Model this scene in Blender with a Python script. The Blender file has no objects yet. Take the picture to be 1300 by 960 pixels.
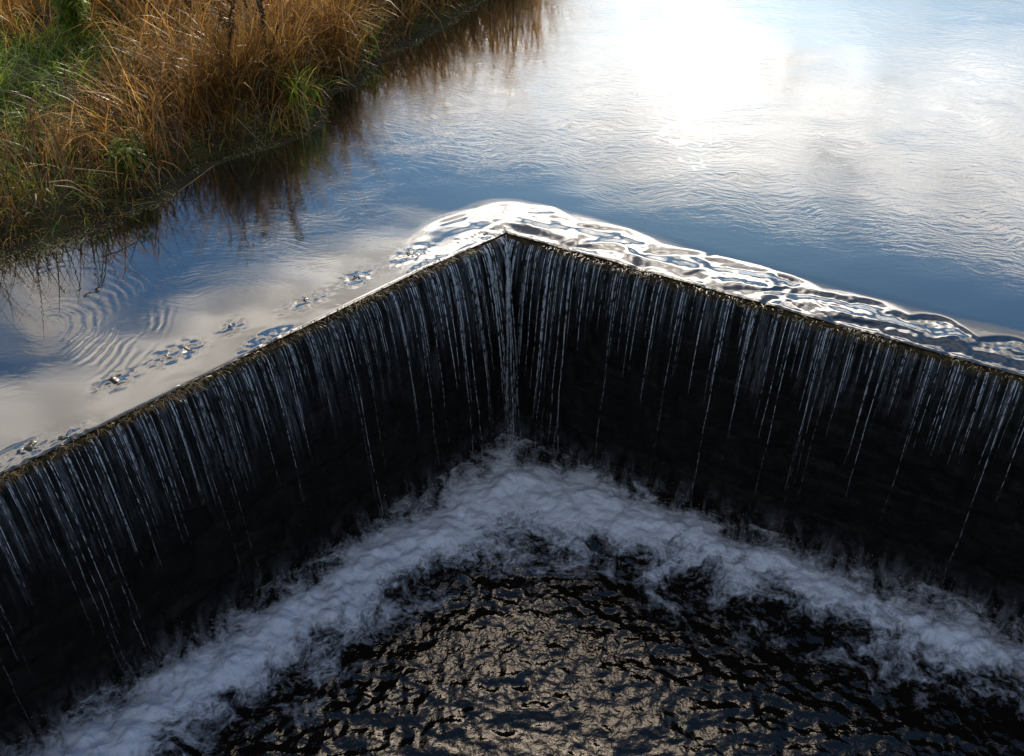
import bpy, math, random
import numpy as np
from mathutils import Vector

random.seed(7)
rng = np.random.default_rng(7)
scn = bpy.context.scene
col = scn.collection
R = math.radians

# ------------------------------------------------------------------ camera
H = 4.5                 # camera above the upper water
PITCH = R(39.0)
F = 1394.0              # focal length in pixels of a 1300 wide frame
CP, SP = math.cos(PITCH), math.sin(PITCH)
cam_d = bpy.data.cameras.new('camera')
cam = bpy.data.objects.new('camera', cam_d)
col.objects.link(cam)
cam.location = (0, 0, H)
cam.rotation_euler = (R(90) - PITCH, 0, 0)
cam_d.sensor_fit = 'HORIZONTAL'
cam_d.sensor_width = 36.0
cam_d.lens = 36.0 * F / 1300.0
cam_d.shift_y = -45.0 / 1300.0
cam_d.clip_end = 2000
scn.camera = cam

def at(px, py, z=0.0):
    """where the line of sight at a spot of the picture meets the level z"""
    u, v = (px - 650) / F, (435 - py) / F
    dx, dy, dz = u, CP + v * SP, -SP + v * CP
    t = (z - H) / dz
    return np.array([dx * t, dy * t, z])

# ------------------------------------------------------------------ helpers
def link(name, me, mat=None, parent=None, smooth=False):
    o = bpy.data.objects.new(name, me)
    col.objects.link(o)
    if mat is not None:
        me.materials.append(mat)
    if parent is not None:
        o.parent = parent
    if smooth:
        me.polygons.foreach_set('use_smooth', [True] * len(me.polygons))
    return o

def tag(o, label=None, cat=None, group=None, kind=None):
    if label: o['label'] = label
    if cat: o['category'] = cat
    if group: o['group'] = group
    if kind: o['kind'] = kind
    return o

def empty(name, loc, rz=0):
    o = bpy.data.objects.new(name, None)
    col.objects.link(o)
    o.location = loc
    o.rotation_euler.z = rz
    return o

def quads_mesh(name, V, Q):
    me = bpy.data.meshes.new(name)
    V = np.asarray(V, dtype=np.float32).reshape(-1, 3)
    Q = np.asarray(Q, dtype=np.int32).reshape(-1, 4)
    me.vertices.add(len(V)); me.vertices.foreach_set('co', V.ravel())
    me.loops.add(Q.size); me.loops.foreach_set('vertex_index', Q.ravel())
    me.polygons.add(len(Q))
    me.polygons.foreach_set('loop_start', np.arange(0, Q.size, 4, dtype=np.int32))
    me.polygons.foreach_set('loop_total', np.full(len(Q), 4, dtype=np.int32))
    me.update(calc_edges=True)
    return me

def grid_quads(n, m):
    """quads of an n x m grid of vertices (row major)"""
    i, j = np.meshgrid(np.arange(n - 1), np.arange(m - 1), indexing='ij')
    a = (i * m + j).ravel()
    return np.stack([a, a + m, a + m + 1, a + 1], 1)

def fattr(me, name, arr):
    a = me.attributes.new(name, 'FLOAT', 'POINT')
    a.data.foreach_set('value', np.asarray(arr, dtype=np.float32).ravel())

def cattr(me, name, arr):
    a = me.attributes.new(name, 'FLOAT_COLOR', 'POINT')
    arr = np.asarray(arr, dtype=np.float32)
    if arr.shape[1] == 3:
        arr = np.concatenate([arr, np.ones((len(arr), 1), np.float32)], 1)
    a.data.foreach_set('color', arr.ravel())

_perm = np.random.default_rng(3).permutation(512)
def pnoise(x, y, seed=0):
    """gradient noise on arrays, about -0.7..0.7"""
    x = np.asarray(x, float) + seed * 17.31; y = np.asarray(y, float) + seed * 9.77
    xi, yi = np.floor(x).astype(int), np.floor(y).astype(int)
    xf, yf = x - xi, y - yi
    def g(ix, iy, fx, fy):
        h = _perm[(_perm[ix & 511] + iy) & 511] * (2 * math.pi / 512)
        return np.cos(h) * fx + np.sin(h) * fy
    u = xf ** 3 * (xf * (xf * 6 - 15) + 10); v = yf ** 3 * (yf * (yf * 6 - 15) + 10)
    a = g(xi, yi, xf, yf) * (1 - u) + g(xi + 1, yi, xf - 1, yf) * u
    b = g(xi, yi + 1, xf, yf - 1) * (1 - u) + g(xi + 1, yi + 1, xf - 1, yf - 1) * u
    return a * (1 - v) + b * v
def fbm(x, y, octv=4, seed=0):
    s = 0; a = 1; f = 1
    for k in range(octv):
        s = s + a * pnoise(x * f, y * f, seed + k); a *= .5; f *= 2.03
    return s
def sstep(a, b, x):
    t = np.clip((x - a) / (b - a), 0, 1)
    return t * t * (3 - 2 * t)

# ------------------------------------------------------------------ node helper
class NT:
    def __init__(s, tree):
        s.t = tree; tree.nodes.clear(); s.n = tree.nodes; s.l = tree.links
    def new(s, typ, ins=None, **props):
        nd = s.n.new(typ)
        for k, v in props.items(): setattr(nd, k, v)
        for k, v in (ins or {}).items(): s.put(nd, k, v)
        return nd
    def put(s, nd, k, v):
        sock = nd.inputs[k]
        if isinstance(v, bpy.types.NodeSocket): s.l.new(v, sock)
        elif isinstance(v, bpy.types.Node): s.l.new(v.outputs[0], sock)
        else: sock.default_value = v
    def m(s, op, a, b=None, c=None, clamp=False):
        ins = {0: a}
        if b is not None: ins[1] = b
        if c is not None: ins[2] = c
        return s.new('ShaderNodeMath', ins, operation=op, use_clamp=clamp).outputs[0]
    def vm(s, op, a, b=None, scale=None):
        ins = {0: a}
        if b is not None: ins[1] = b
        nd = s.new('ShaderNodeVectorMath', ins, operation=op)
        if scale is not None: s.put(nd, 'Scale', scale)
        return nd.outputs['Value'] if op in ('DOT_PRODUCT', 'LENGTH', 'DISTANCE') else nd.outputs[0]
    def ss(s, x, a, b, lo=0.0, hi=1.0):
        nd = s.new('ShaderNodeMapRange', {'Value': x, 'From Min': a, 'From Max': b, 'To Min': lo, 'To Max': hi}, interpolation_type='SMOOTHSTEP')
        return nd.outputs[0]
    def noise(s, vec, scale, detail=4, rough=.5, dist=0.0):
        nd = s.new('ShaderNodeTexNoise', {'Scale': scale, 'Detail': detail, 'Roughness': rough, 'Distortion': dist})
        if vec is not None: s.put(nd, 'Vector', vec)
        return nd
    def mixc(s, f, a, b):
        nd = s.new('ShaderNodeMix', data_type='RGBA')
        s.put(nd, 0, f)
        for k, v in ((6, a), (7, b)):
            if isinstance(v, tuple) and len(v) == 3: v = (*v, 1)
            s.put(nd, k, v)
        return nd.outputs[2]
    def mixs(s, f, a, b):
        nd = s.new('ShaderNodeMixShader'); s.put(nd, 0, f)
        s.l.new(a.outputs[0], nd.inputs[1]); s.l.new(b.outputs[0], nd.inputs[2]); return nd
    def comb(s, x, y, z=0.0):
        return s.new('ShaderNodeCombineXYZ', {0: x, 1: y, 2: z}).outputs[0]
    def attr(s, name, out='Fac'):
        return s.new('ShaderNodeAttribute', attribute_name=name).outputs[out]
    def out(s, sh, vol=None):
        o = s.new('ShaderNodeOutputMaterial')
        if sh is not None: s.l.new(sh.outputs[0], o.inputs[0])
        if vol is not None: s.l.new(vol.outputs[0], o.inputs[1])

def material(name):
    m = bpy.data.materials.new(name); m.use_nodes = True
    return m, NT(m.node_tree)

# ------------------------------------------------------------------ light
SUN_AZ, SUN_EL = R(10.0), R(21.0)
sun_dir = Vector((math.sin(SUN_AZ) * math.cos(SUN_EL), math.cos(SUN_AZ) * math.cos(SUN_EL), math.sin(SUN_EL)))
sd = bpy.data.lights.new('sun', 'SUN')
sd.energy = 5.0; sd.angle = R(0.6); sd.color = (1.0, .90, .76)
so = bpy.data.objects.new('sun', sd); col.objects.link(so)
so.rotation_euler = (-sun_dir).to_track_quat('-Z', 'Y').to_euler()
so.location = sun_dir * 60

world = bpy.data.worlds.new('World'); scn.world = world; world.use_nodes = True
w = NT(world.node_tree)
tc = w.new('ShaderNodeTexCoord').outputs['Generated']
sky = w.new('ShaderNodeTexSky', sky_type='NISHITA', sun_disc=False)
sky.sun_elevation = SUN_EL; sky.sun_rotation = SUN_AZ; sky.dust_density = .6; sky.ozone_density = 2.0; sky.air_density = 1.0
sep = w.new('ShaderNodeSeparateXYZ', {0: tc})
zz = w.m('MAXIMUM', sep.outputs[2], .06)
qx = w.m('DIVIDE', sep.outputs[0], zz); qy = w.m('DIVIDE', sep.outputs[1], zz)
q = w.comb(qx, qy)
def nz(vec, scale, detail, rough, amt, dist=0.0):
    c = w.noise(vec, scale, detail, rough, dist).outputs['Color']
    return w.vm('SCALE', w.vm('SUBTRACT', c, (.5, .5, .5)), scale=amt)
qw = w.vm('ADD', q, nz(q, 1.7, 3, .5, .34))
qw = w.vm('ADD', qw, nz(q, 6.0, 5, .62, .11))
qw = w.vm('MULTIPLY', qw, (1, 1, 0))
def capsule(a, b, r):
    """signed distance in the cloud layer to a bank of cloud lying from a to b"""
    a = (a[0], a[1], 0); ab = Vector((b[0] - a[0], b[1] - a[1], 0)); L2 = max(ab.length_squared, 1e-6)
    pa = w.vm('SUBTRACT', qw, a)
    t = w.m('DIVIDE', w.vm('DOT_PRODUCT', pa, tuple(ab)), L2, clamp=True)
    d = w.vm('LENGTH', w.vm('SUBTRACT', pa, w.vm('SCALE', tuple(ab), scale=t)))
    return w.m('SUBTRACT', d, r)
def bank(a, b, r, soft, amt):
    return w.m('MULTIPLY', w.ss(capsule(a, b, r), soft, -soft), amt)
masks = [
    bank((-.05, 2.28), (.35, 2.02), .36, .07, 1.0),
    bank((.30, 2.0), (1.30, 1.70), .31, .05, .97),
    bank((.9, 2.05), (2.0, 1.7), .40, .3, .75),
    bank((.6, 2.7), (2.2, 2.9), .55, .5, .42),
    bank((-.10, 1.27), (-.62, .86), .28, .10, .9),
    bank((-.05, .95), (.10, .75), .20, .12, .75),
    bank((0.02, 1.18), (.22, 1.12), .17, .08, .95),
    bank((-.20, .55), (.25, .55), .12, .12, .4),
    bank((.24, 1.06), (.80, .98), .15, .10, .8),
    bank((-1.15, 1.47), (-.70, 1.40), .11, .07, .85),
    bank((-.2, 2.75), (-2.0, 3.2), .5, .4, .5),
    bank((-2.2, -1.0), (2.2, -1.6), 1.0, .5, .8),  # unseen cloud bank behind the camera, added to brighten the foam and falls
]
mk = masks[0]
for b_ in masks[1:]: mk = w.m('MAXIMUM', mk, b_)
# wisps thin and thicken the banks
wv = w.new('ShaderNodeVectorRotate', {'Vector': qw, 'Angle': R(28)}, rotation_type='Z_AXIS').outputs[0]
wv = w.vm('MULTIPLY', wv, (.9, 2.1, 1))
wisp = w.noise(wv, 3.2, 8, .66, .5).outputs['Fac']
mk2 = w.m('MULTIPLY', mk, w.ss(wisp, .38, .49, .52, 1.0))
mk2 = w.m('MULTIPLY', mk2, w.ss(sep.outputs[2], .02, .10))
glow_dir = Vector((math.sin(R(10)) * math.cos(R(24.5)), math.cos(R(10)) * math.cos(R(24.5)), math.sin(R(24.5))))
cosang = w.m('MAXIMUM', w.vm('DOT_PRODUCT', tc, tuple(glow_dir)), 0.0)
g1 = w.m('POWER', cosang, 420.0); g2 = w.m('POWER', cosang, 42.0); g3 = w.m('POWER', cosang, 7.0)
lum = w.m('ADD', w.m('MULTIPLY', g1, .35), w.m('MULTIPLY', g2, .05))
lum = w.m('ADD', lum, w.m('MULTIPLY', g3, .08))
shade = w.ss(w.noise(wv, 6.0, 8, .66, .6).outputs['Fac'], .40, .58, .62, 1.20)
lum = w.m('ADD', lum, w.ss(capsule((.04, 1.14), (.26, 1.10), 0), .36, .03, 0, 5.0))
lum = w.m('ADD', lum, w.ss(capsule((.0, .66), (.05, .70), 0), .20, .02, 0, 4.5))
lum = w.m('ADD', lum, w.ss(w.vm('LENGTH', w.vm('SUBTRACT', qw, (.55, 1.9, 0))), 1.15, .5, .62, 1.24))
lum = w.m('ADD', lum, w.ss(capsule((-.08, 1.25), (-.75, .80), 0), .50, .22, 0, .85))
lum = w.m('MULTIPLY', lum, shade)
ccol = w.mixc(w.ss(qy, 1.25, 1.65), (1.0, .90, .79), (1.0, .975, .94))
skyt = w.new('ShaderNodeMix', data_type='RGBA', blend_type='MULTIPLY')
w.put(skyt, 0, 1.0); w.put(skyt, 6, sky.outputs[0]); w.put(skyt, 7, (.48, .80, 1.04, 1))
bg_s = w.new('ShaderNodeBackground', {'Color': skyt.outputs[2], 'Strength': .090})
bg_c = w.new('ShaderNodeBackground', {'Color': ccol, 'Strength': lum})
mixw = w.mixs(mk2, bg_s, bg_c)
# thin veil of light round the sun, in the blue too
bg_v = w.new('ShaderNodeBackground', {'Color': (1, .95, .88, 1), 'Strength': w.m('ADD', w.m('MULTIPLY', g1, .2), w.m('MULTIPLY', g2, .01))})
add = w.new('ShaderNodeAddShader'); w.l.new(mixw.outputs[0], add.inputs[0]); w.l.new(bg_v.outputs[0], add.inputs[1])
wo = w.new('ShaderNodeOutputWorld'); w.l.new(add.outputs[0], wo.inputs[0])

vs = scn.view_settings
scn.display_settings.display_device = 'sRGB'
vs.view_transform = 'Standard'; vs.look = 'None'; vs.exposure = 0.30; vs.gamma = 1.0; vs.use_curve_mapping = False
scn.cycles.max_bounces = 8; scn.cycles.transparent_max_bounces = 24
scn.cycles.use_denoising = True
scn.cycles.caustics_reflective = False; scn.cycles.caustics_refractive = False
scn.cycles.sample_clamp_indirect = 4.0

# ------------------------------------------------------------------ layout of the weir
APEX = at(641, 288)[:2]
pl, pr = at(0, 600)[:2], at(1300, 470)[:2]
dl = (pl - APEX) / np.linalg.norm(pl - APEX)       # along the left arm, away from the corner
dr = (pr - APEX) / np.linalg.norm(pr - APEX)
nl = np.array([dl[1], -dl[0]]); nl = nl if nl[1] > 0 else -nl      # upstream
nr = np.array([dr[1], -dr[0]]); nr = nr if nr[1] > 0 else -nr
LL, LR = 6.6, 7.2
ZP = -2.16                                         # lower pool level
ZC = -0.050                                        # top of the crest stones

# ------------------------------------------------------------------ materials
def water_surface(nt, bump_normal, body, gain=9.0, rough=.03, tint=(1, 1, 1, 1)):
    fr = nt.new('ShaderNodeFresnel', {'IOR': 1.333})
    if bump_normal is not None: nt.put(fr, 'Normal', bump_normal)
    f = nt.m('MULTIPLY', fr.outputs[0], gain); f = nt.m('MINIMUM', f, .68)
    gl = nt.new('ShaderNodeBsdfGlossy', {'Color': tint, 'Roughness': rough})
    df = nt.new('ShaderNodeBsdfDiffuse', {'Color': body})
    if bump_normal is not None:
        nt.put(gl, 'Normal', bump_normal)
    return nt.mixs(f, df, gl)

def mat_upper():
    m, t = material('river_water')
    pos = t.new('ShaderNodeNewGeometry').outputs['Position']
    # wind ripples, crests running across the stream
    rot = t.new('ShaderNodeVectorRotate', {'Vector': pos, 'Angle': R(7)}, rotation_type='Z_AXIS').outputs[0]
    warp = t.vm('SCALE', t.vm('SUBTRACT', t.noise(pos, 2.2, 2).outputs['Color'], (.5, .5, .5)), scale=.35)
    rot = t.vm('ADD', rot, warp)
    r1 = t.noise(t.vm('MULTIPLY', rot, (8.0, 24.0, 1)), 1.0, 4, .55, .0).outputs['Fac']
    r2 = t.noise(t.vm('MULTIPLY', rot, (13, 34.0, 1)), 1.0, 3, .6, .1).outputs['Fac']
    r3 = t.noise(t.vm('MULTIPLY', pos, (.5, 1.1, 1)), 1.0, 2).outputs['Fac']
    patch = t.noise(t.vm('MULTIPLY', pos, (.55, .8, 1)), 1.0, 2, .5).outputs['Fac']
    amp = t.attr('ripple')
    amp = t.m('MULTIPLY', amp, t.ss(patch, .35, .62, .35, 1.15))
    h = t.m('ADD', t.m('MULTIPLY', r1, .0015), t.m('MULTIPLY', r2, .0005))
    h = t.m('MULTIPLY', h, amp)
    h = t.m('ADD', h, t.m('MULTIPLY', r3, .006))
    # rings spreading from the bank side
    for (cx, cy), wl, r0, a_, sx in ((at(62, 420)[:2], .062, .85, .00026, 1.0),):
        dv = t.vm('SUBTRACT', pos, (cx, cy, 0))
        dv = t.vm('ADD', dv, t.vm('SCALE', t.vm('SUBTRACT', t.noise(pos, 3.5, 2).outputs['Color'], (.5, .5, .5)), scale=.13))
        dv = t.vm('MULTIPLY', dv, (sx, .8, 0))
        d = t.vm('LENGTH', dv)
        wave = t.m('SINE', t.m('MULTIPLY', d, 2 * math.pi / wl))
        env = t.m('MULTIPLY', t.ss(d, r0, r0 * .7), t.ss(d, 0, .15))
        env = t.m('MULTIPLY', env, t.ss(t.noise(pos, 3.0, 3).outputs['Fac'], .42, .6, .0, 1))
        sepd = t.new('ShaderNodeSeparateXYZ', {0: dv})
        env = t.m('MULTIPLY', env, t.ss(t.m('ADD', sepd.outputs[0], sepd.outputs[1]), -.1, .25))
        h = t.m('ADD', h, t.m('MULTIPLY', t.m('MULTIPLY', wave, env), a_))
    bmp = t.new('ShaderNodeBump', {'Height': h, 'Distance': 1.0, 'Strength': 1.0}).outputs[0]
    sh = water_surface(t, bmp, (.010, .013, .012, 1), gain=7.0, rough=t.ss(t.attr('ripple'), .02, .16, .10, .012))
    t.out(sh); return m

def mat_pool():
    m, t = material('pool_water')
    pos = t.new('ShaderNodeNewGeometry').outputs['Position']
    base = t.attr('foam'); sx = t.attr('along'); sd_ = t.attr('away')
    warp = t.vm('SCALE', t.vm('SUBTRACT', t.noise(pos, 2.6, 3, .55).outputs['Color'], (.5, .5, .5)), scale=.55)
    pw = t.vm('ADD', pos, warp)
    n1 = t.noise(pw, 3.2, 9, .66, .4).outputs['Fac']
    n2 = t.noise(pw, 9.0, 6, .58, .4).outputs['Fac']
    ridge = t.m('ABSOLUTE', t.m('SUBTRACT', t.noise(pw, 4.2, 5, .55, 1.2).outputs['Fac'], .5))
    web = t.ss(ridge, .055, .0)
    v = t.m('ADD', base, t.m('MULTIPLY', t.m('SUBTRACT', n1, .5), 2.8))
    v = t.m('ADD', v, t.m('MULTIPLY', t.m('SUBTRACT', n2, .5), 1.15))
    n5 = t.noise(pos, 34.0, 4, .6, .2).outputs['Fac']
    v = t.m('ADD', v, t.m('MULTIPLY', t.m('SUBTRACT', n5, .5), .8))
    v = t.m('ADD', v, t.m('MULTIPLY', t.m('MULTIPLY', web, .22), t.ss(base, .08, .35)))
    f = t.ss(v, .18, 1.32)
    n3 = t.noise(pos, 14.0, 2, .5, .3).outputs['Fac']
    n4 = t.noise(pos, 45.0, 2, .6, .3).outputs['Fac']
    h = t.m('ADD', t.m('MULTIPLY', n3, .009), t.m('MULTIPLY', n4, .0012))
    bmp = t.new('ShaderNodeBump', {'Height': h, 'Distance': 1.0, 'Strength': 1.0}).outputs[0]
    wt = water_surface(t, bmp, (.006, .005, .004, 1), gain=3.6, rough=.06, tint=(1, .89, .76, 1))
    fh = t.m('MULTIPLY', t.m('ADD', n1, t.m('MULTIPLY', n2, .4)), .055)
    fb = t.new('ShaderNodeBump', {'Height': fh, 'Distance': 1.0, 'Strength': .8}).outputs[0]
    fm = t.new('ShaderNodeBsdfPrincipled', {'Base Color': (.70, .82, 1.0, 1), 'Roughness': .6, 'Normal': fb})
    t.out(t.mixs(f, wt, fm)); return m

def mat_wall():
    m, t = material('wet_stone')
    pos = t.new('ShaderNodeNewGeometry').outputs['Position']
    n = t.noise(pos, 5, 6, .6).outputs['Fac']; n2 = t.noise(pos, 28, 5, .6).outputs['Fac']
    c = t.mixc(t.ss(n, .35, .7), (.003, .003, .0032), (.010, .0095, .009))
    h = t.m('ADD', t.m('MULTIPLY', n, .04), t.m('MULTIPLY', n2, .008))
    b = t.new('ShaderNodeBump', {'Height': h, 'Distance': 1.0, 'Strength': 1.0}).outputs[0]
    p = t.new('ShaderNodeBsdfPrincipled', {'Base Color': c, 'Roughness': t.ss(n2, .3, .7, .35, .7), 'Specular IOR Level': .14, 'Normal': b})
    t.out(p); return m

def mat_crest():
    m, t = material('mossy_crest')
    pos = t.new('ShaderNodeNewGeometry').outputs['Position']
    n = t.noise(pos, 16, 6, .65).outputs['Fac']; n2 = t.noise(pos, 70, 5, .6).outputs['Fac']
    c = t.mixc(t.ss(n, .35, .65), (.030, .022, .012), (.10, .068, .030))
    c = t.mixc(t.ss(n2, .5, .75), c, (.03, .038, .012))
    b = t.new('ShaderNodeBump', {'Height': t.m('ADD', t.m('MULTIPLY', n, .02), t.m('MULTIPLY', n2, .01)), 'Distance': 1.0}).outputs[0]
    p = t.new('ShaderNodeBsdfPrincipled', {'Base Color': c, 'Roughness': .7, 'Specular IOR Level': .1, 'Normal': b})
    t.out(p); return m

def mat_strand():
    m, t = material('falling_strand')
    uvx = t.attr('run'); fade = t.attr('fade')
    pos = t.new('ShaderNodeNewGeometry').outputs['Position']
    bead = t.noise(t.vm('MULTIPLY', pos, (34, 34, 17)), 1.0, 3, .6).outputs['Fac']
    a = t.m('MULTIPLY', fade, t.ss(bead, .40, .60, .03, 1.0), clamp=True)
    gl = t.new('ShaderNodeBsdfPrincipled', {'Base Color': (.82, .88, .96, 1), 'Roughness': .18, 'Specular IOR Level': 1.0})
    tr = t.new('ShaderNodeBsdfTransparent')
    t.out(t.mixs(a, tr, gl)); return m

def mat_film():
    m, t = material('falling_film')
    r = t.attr('run'); hgt = t.attr('drop')
    v = t.comb(t.m('MULTIPLY', r, 34.0), t.m('MULTIPLY', hgt, 1.5), 0.0)
    n = t.noise(v, 1.0, 4, .6, .5).outputs['Fac']
    v2 = t.comb(t.m('MULTIPLY', r, 95.0), t.m('MULTIPLY', hgt, 7.0), 3.0)
    n2 = t.noise(v2, 1.0, 3, .6, .6).outputs['Fac']
    v3 = t.comb(t.m('MULTIPLY', r, 5.0), t.m('MULTIPLY', hgt, 1.2), 8.0)
    n3 = t.noise(v3, 1.0, 3, .5).outputs['Fac']
    reach = t.m('ADD', t.m('MULTIPLY', n3, 1.5), t.attr('reach'))       # how far the sheet holds together
    fd = t.ss(t.m('SUBTRACT', reach, hgt), 0.0, .75)
    a = t.m('MULTIPLY', t.ss(n, .42, .68), t.ss(n2, .36, .62, .15, 1))
    a = t.m('MULTIPLY', a, fd); a = t.m('MULTIPLY', a, .22)
    veil = t.m('MULTIPLY', fd, .006)
    # the broken foot of the curtain: torn spray
    sp = t.noise(t.comb(t.m('MULTIPLY', r, 9.0), t.m('MULTIPLY', hgt, 3.0), 5.0), 1.0, 7, .68, 1.2).outputs['Fac']
    spf = t.m('MULTIPLY', t.ss(sp, .40, .72), t.ss(hgt, 1.45, 2.12))
    veil = t.m('ADD', veil, t.m('MULTIPLY', spf, .42))
    a = t.m('MULTIPLY', t.m('ADD', a, veil, clamp=True), t.ss(hgt, -.01, .03))
    p = t.new('ShaderNodeBsdfPrincipled', {'Base Color': (.62, .68, .78, 1), 'Roughness': .25, 'Specular IOR Level': 1.0})
    tr = t.new('ShaderNodeBsdfTransparent')
    t.out(t.mixs(a, tr, p)); return m

def mat_leafy(name, rough=.6, trans=.42):
    m, t = material(name)
    c = t.attr('tint', 'Color')
    d = t.new('ShaderNodeBsdfDiffuse', {'Color': c})
    tl = t.new('ShaderNodeBsdfTranslucent', {'Color': c})
    g = t.new('ShaderNodeBsdfGlossy', {'Color': (1, 1, 1, 1), 'Roughness': .38})
    s = t.mixs(trans, d, tl)
    t.out(t.mixs(.045, s, g)); return m

def mat_ground():
    m, t = material('bank_soil')
    pos = t.new('ShaderNodeNewGeometry').outputs['Position']
    n = t.noise(pos, 2.5, 8, .65).outputs['Fac']; n2 = t.noise(pos, 30, 5, .6).outputs['Fac']
    c = t.mixc(t.ss(n, .35, .65), (.045, .032, .018), (.07, .07, .022))
    c = t.mixc(t.ss(n2, .5, .7), c, (.10, .075, .035))
    b = t.new('ShaderNodeBump', {'Height': n2, 'Distance': .02}).outputs[0]
    t.out(t.new('ShaderNodeBsdfPrincipled', {'Base Color': c, 'Roughness': .9, 'Normal': b})); return m

def mat_plain(name, c1, c2, scale, rough=.8, bump=.004):
    m, t = material(name)
    pos = t.new('ShaderNodeTexCoord').outputs['Object']
    n = t.noise(pos, scale, 6, .6).outputs['Fac']
    b = t.new('ShaderNodeBump', {'Height': n, 'Distance': bump}).outputs[0]
    t.out(t.new('ShaderNodeBsdfPrincipled', {'Base Color': t.mixc(t.ss(n, .3, .7), c1, c2), 'Roughness': rough, 'Normal': b})); return m

M_UP, M_POOL, M_WALL, M_CREST = mat_upper(), mat_pool(), mat_wall(), mat_crest()
M_STR, M_FILM, M_GRASS, M_SOIL = mat_strand(), mat_film(), mat_leafy('grass_blade'), mat_ground()
M_STONE = mat_plain('river_stone', (.03, .026, .02), (.08, .065, .045), 20, .35, .01)
M_BARK = mat_plain('bark', (.05, .035, .025), (.11, .08, .055), 18, .85, .01)
M_STALK = mat_plain('dead_stalk', (.22, .14, .06), (.40, .28, .14), 25, .55, .001)
M_DARKSTEM = mat_plain('dark_stem', (.035, .018, .010), (.09, .045, .02), 25, .8, .001)

# ------------------------------------------------------------------ upper river
def lip_z(side, run):
    near = np.exp(-(np.abs(run) / .55) ** 2)
    return -.040 if side > 0 else -.007 - .030 * near
def path_nodes(step):
    """points of the lip from the left end to the right end: base point, upstream normal, run"""
    out = []
    nL = int(LL / step)
    for i in range(nL, -1, -1):
        out.append((APEX + dl * (i * step), nl, -i * step))
    k = 26
    a0, a1 = math.atan2(nl[1], nl[0]), math.atan2(nr[1], nr[0])
    for j in range(1, k):
        a = a0 + (a1 - a0) * j / k
        out.append((APEX.copy(), np.array([math.cos(a), math.sin(a)]), 0.0))
    nR = int(LR / step)
    for i in range(0, nR + 1):
        out.append((APEX + dr * (i * step), nr, i * step))
    return out

nodes = path_nodes(.011)
B = np.array([n[0] for n in nodes]); N = np.array([n[1] for n in nodes]); RUN = np.array([n[2] for n in nodes])
S = np.concatenate([np.arange(0, .75, .011), .75 + .011 * 1.16 ** np.arange(1, 46) * 6 - .011 * 6])
S = np.concatenate([S[S < 70], [90.0]])
STONES = [(38, 566), (80, 556), (145, 482), (210, 452), (236, 442), (292, 414), (388, 380), (452, 352), (520, 322)]
def river_height(X, Y, s, run):
    right = sstep(-.12, .15, run)
    # how far upstream of the lip the surface starts to break up
    wR = .27 - .018 * np.clip(run, 0, 9) + .07 * pnoise(run * 2.3, run * 0, 5) + .09 * np.abs(np.sin(run * 4.6 + 1.3 * np.sin(run * 1.9)))
    wL = .16 + .22 * np.exp(-((run + .30) / .45) ** 2) + .05 * pnoise(run * 2.0, run * 0, 9)
    wid = wR * right + wL * (1 - right)
    cut = .03 + .05 * np.clip(.5 + 1.5 * pnoise(X * 2.3, Y * 2.3, 55), 0, 1)
    inside = sstep(cut, -cut, s - wid)
    near = np.exp(-(run / .55) ** 2)
    draw = -(.010 * sstep(.45, 0, s) + .007 * inside + .012 * sstep(.12, 0, s)) * (right + (1 - right) * near)
    # standing lumps, stretched along the lip
    L = np.abs(run)
    wx = L * 3.2 + .7 * pnoise(X * 3, Y * 3, 11); wy = s * 6.5 - L * 1.2 + .5 * pnoise(X * 4, Y * 4, 12)
    lump = fbm(wx * .85, wy * .85, 2, 1) * .0125
    ridge = (.45 - np.sqrt(pnoise(wx * 1.1 + 5, wy * 1.0, 21) ** 2 + .006)) * .006
    fine = fbm(X * 26, Y * 26, 2, 4) * .0016 * sstep(.8, 2.4, run) + fbm(X * 15, Y * 15, 1, 14) * .0022
    aR = right * (1 - .25 * sstep(1, 4, run))
    # on the left arm only a few stones trouble the sheet
    tr = sstep(.22, .45, pnoise(run * 2.1, s * 2.5, 33) + .55 * sstep(.22, .0, s) - .25)
    aL = (1 - right) * (.03 + .55 * tr * sstep(.35, .1, s) + .75 * near)
    fl = (1 - right) * tr * sstep(.30, .05, s) * fbm(X * 24, Y * 24, 2, 4) * .0045
    P_ = np.stack([X, Y], -1)
    st = np.zeros(X.shape)
    for q_ in STONES:
        c_ = at(*q_)[:2]; along = (X - c_[0]) * dl[0] + (Y - c_[1]) * dl[1]; acr = (X - c_[0]) * nl[0] + (Y - c_[1]) * nl[1]
        st = np.maximum(st, (.35 + .65 * abs(math.sin(q_[0] * 1.7))) * np.exp(-(along / (.07 + .07 * abs(math.sin(q_[0])))) ** 2 - ((acr + .02) / .06) ** 2))
    fl = fl + (1 - right) * st * (fbm(X * 13, Y * 15, 2, 44) * .011 + fbm(X * 38, Y * 38, 2, 45) * .003)
    insL = np.maximum(inside, (1 - right) * sstep(.4, .1, s))
    return draw + insL * (aR + aL) * (lump + ridge) + inside * right * fine + fl
ns = len(S)
sg = np.broadcast_to(S[None, :], (len(B), ns)); rg = np.broadcast_to(RUN[:, None], sg.shape)
X = B[:, 0:1] + N[:, 0:1] * sg; Y = B[:, 1:2] + N[:, 1:2] * sg
Z = river_height(X, Y, sg, rg)
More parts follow.
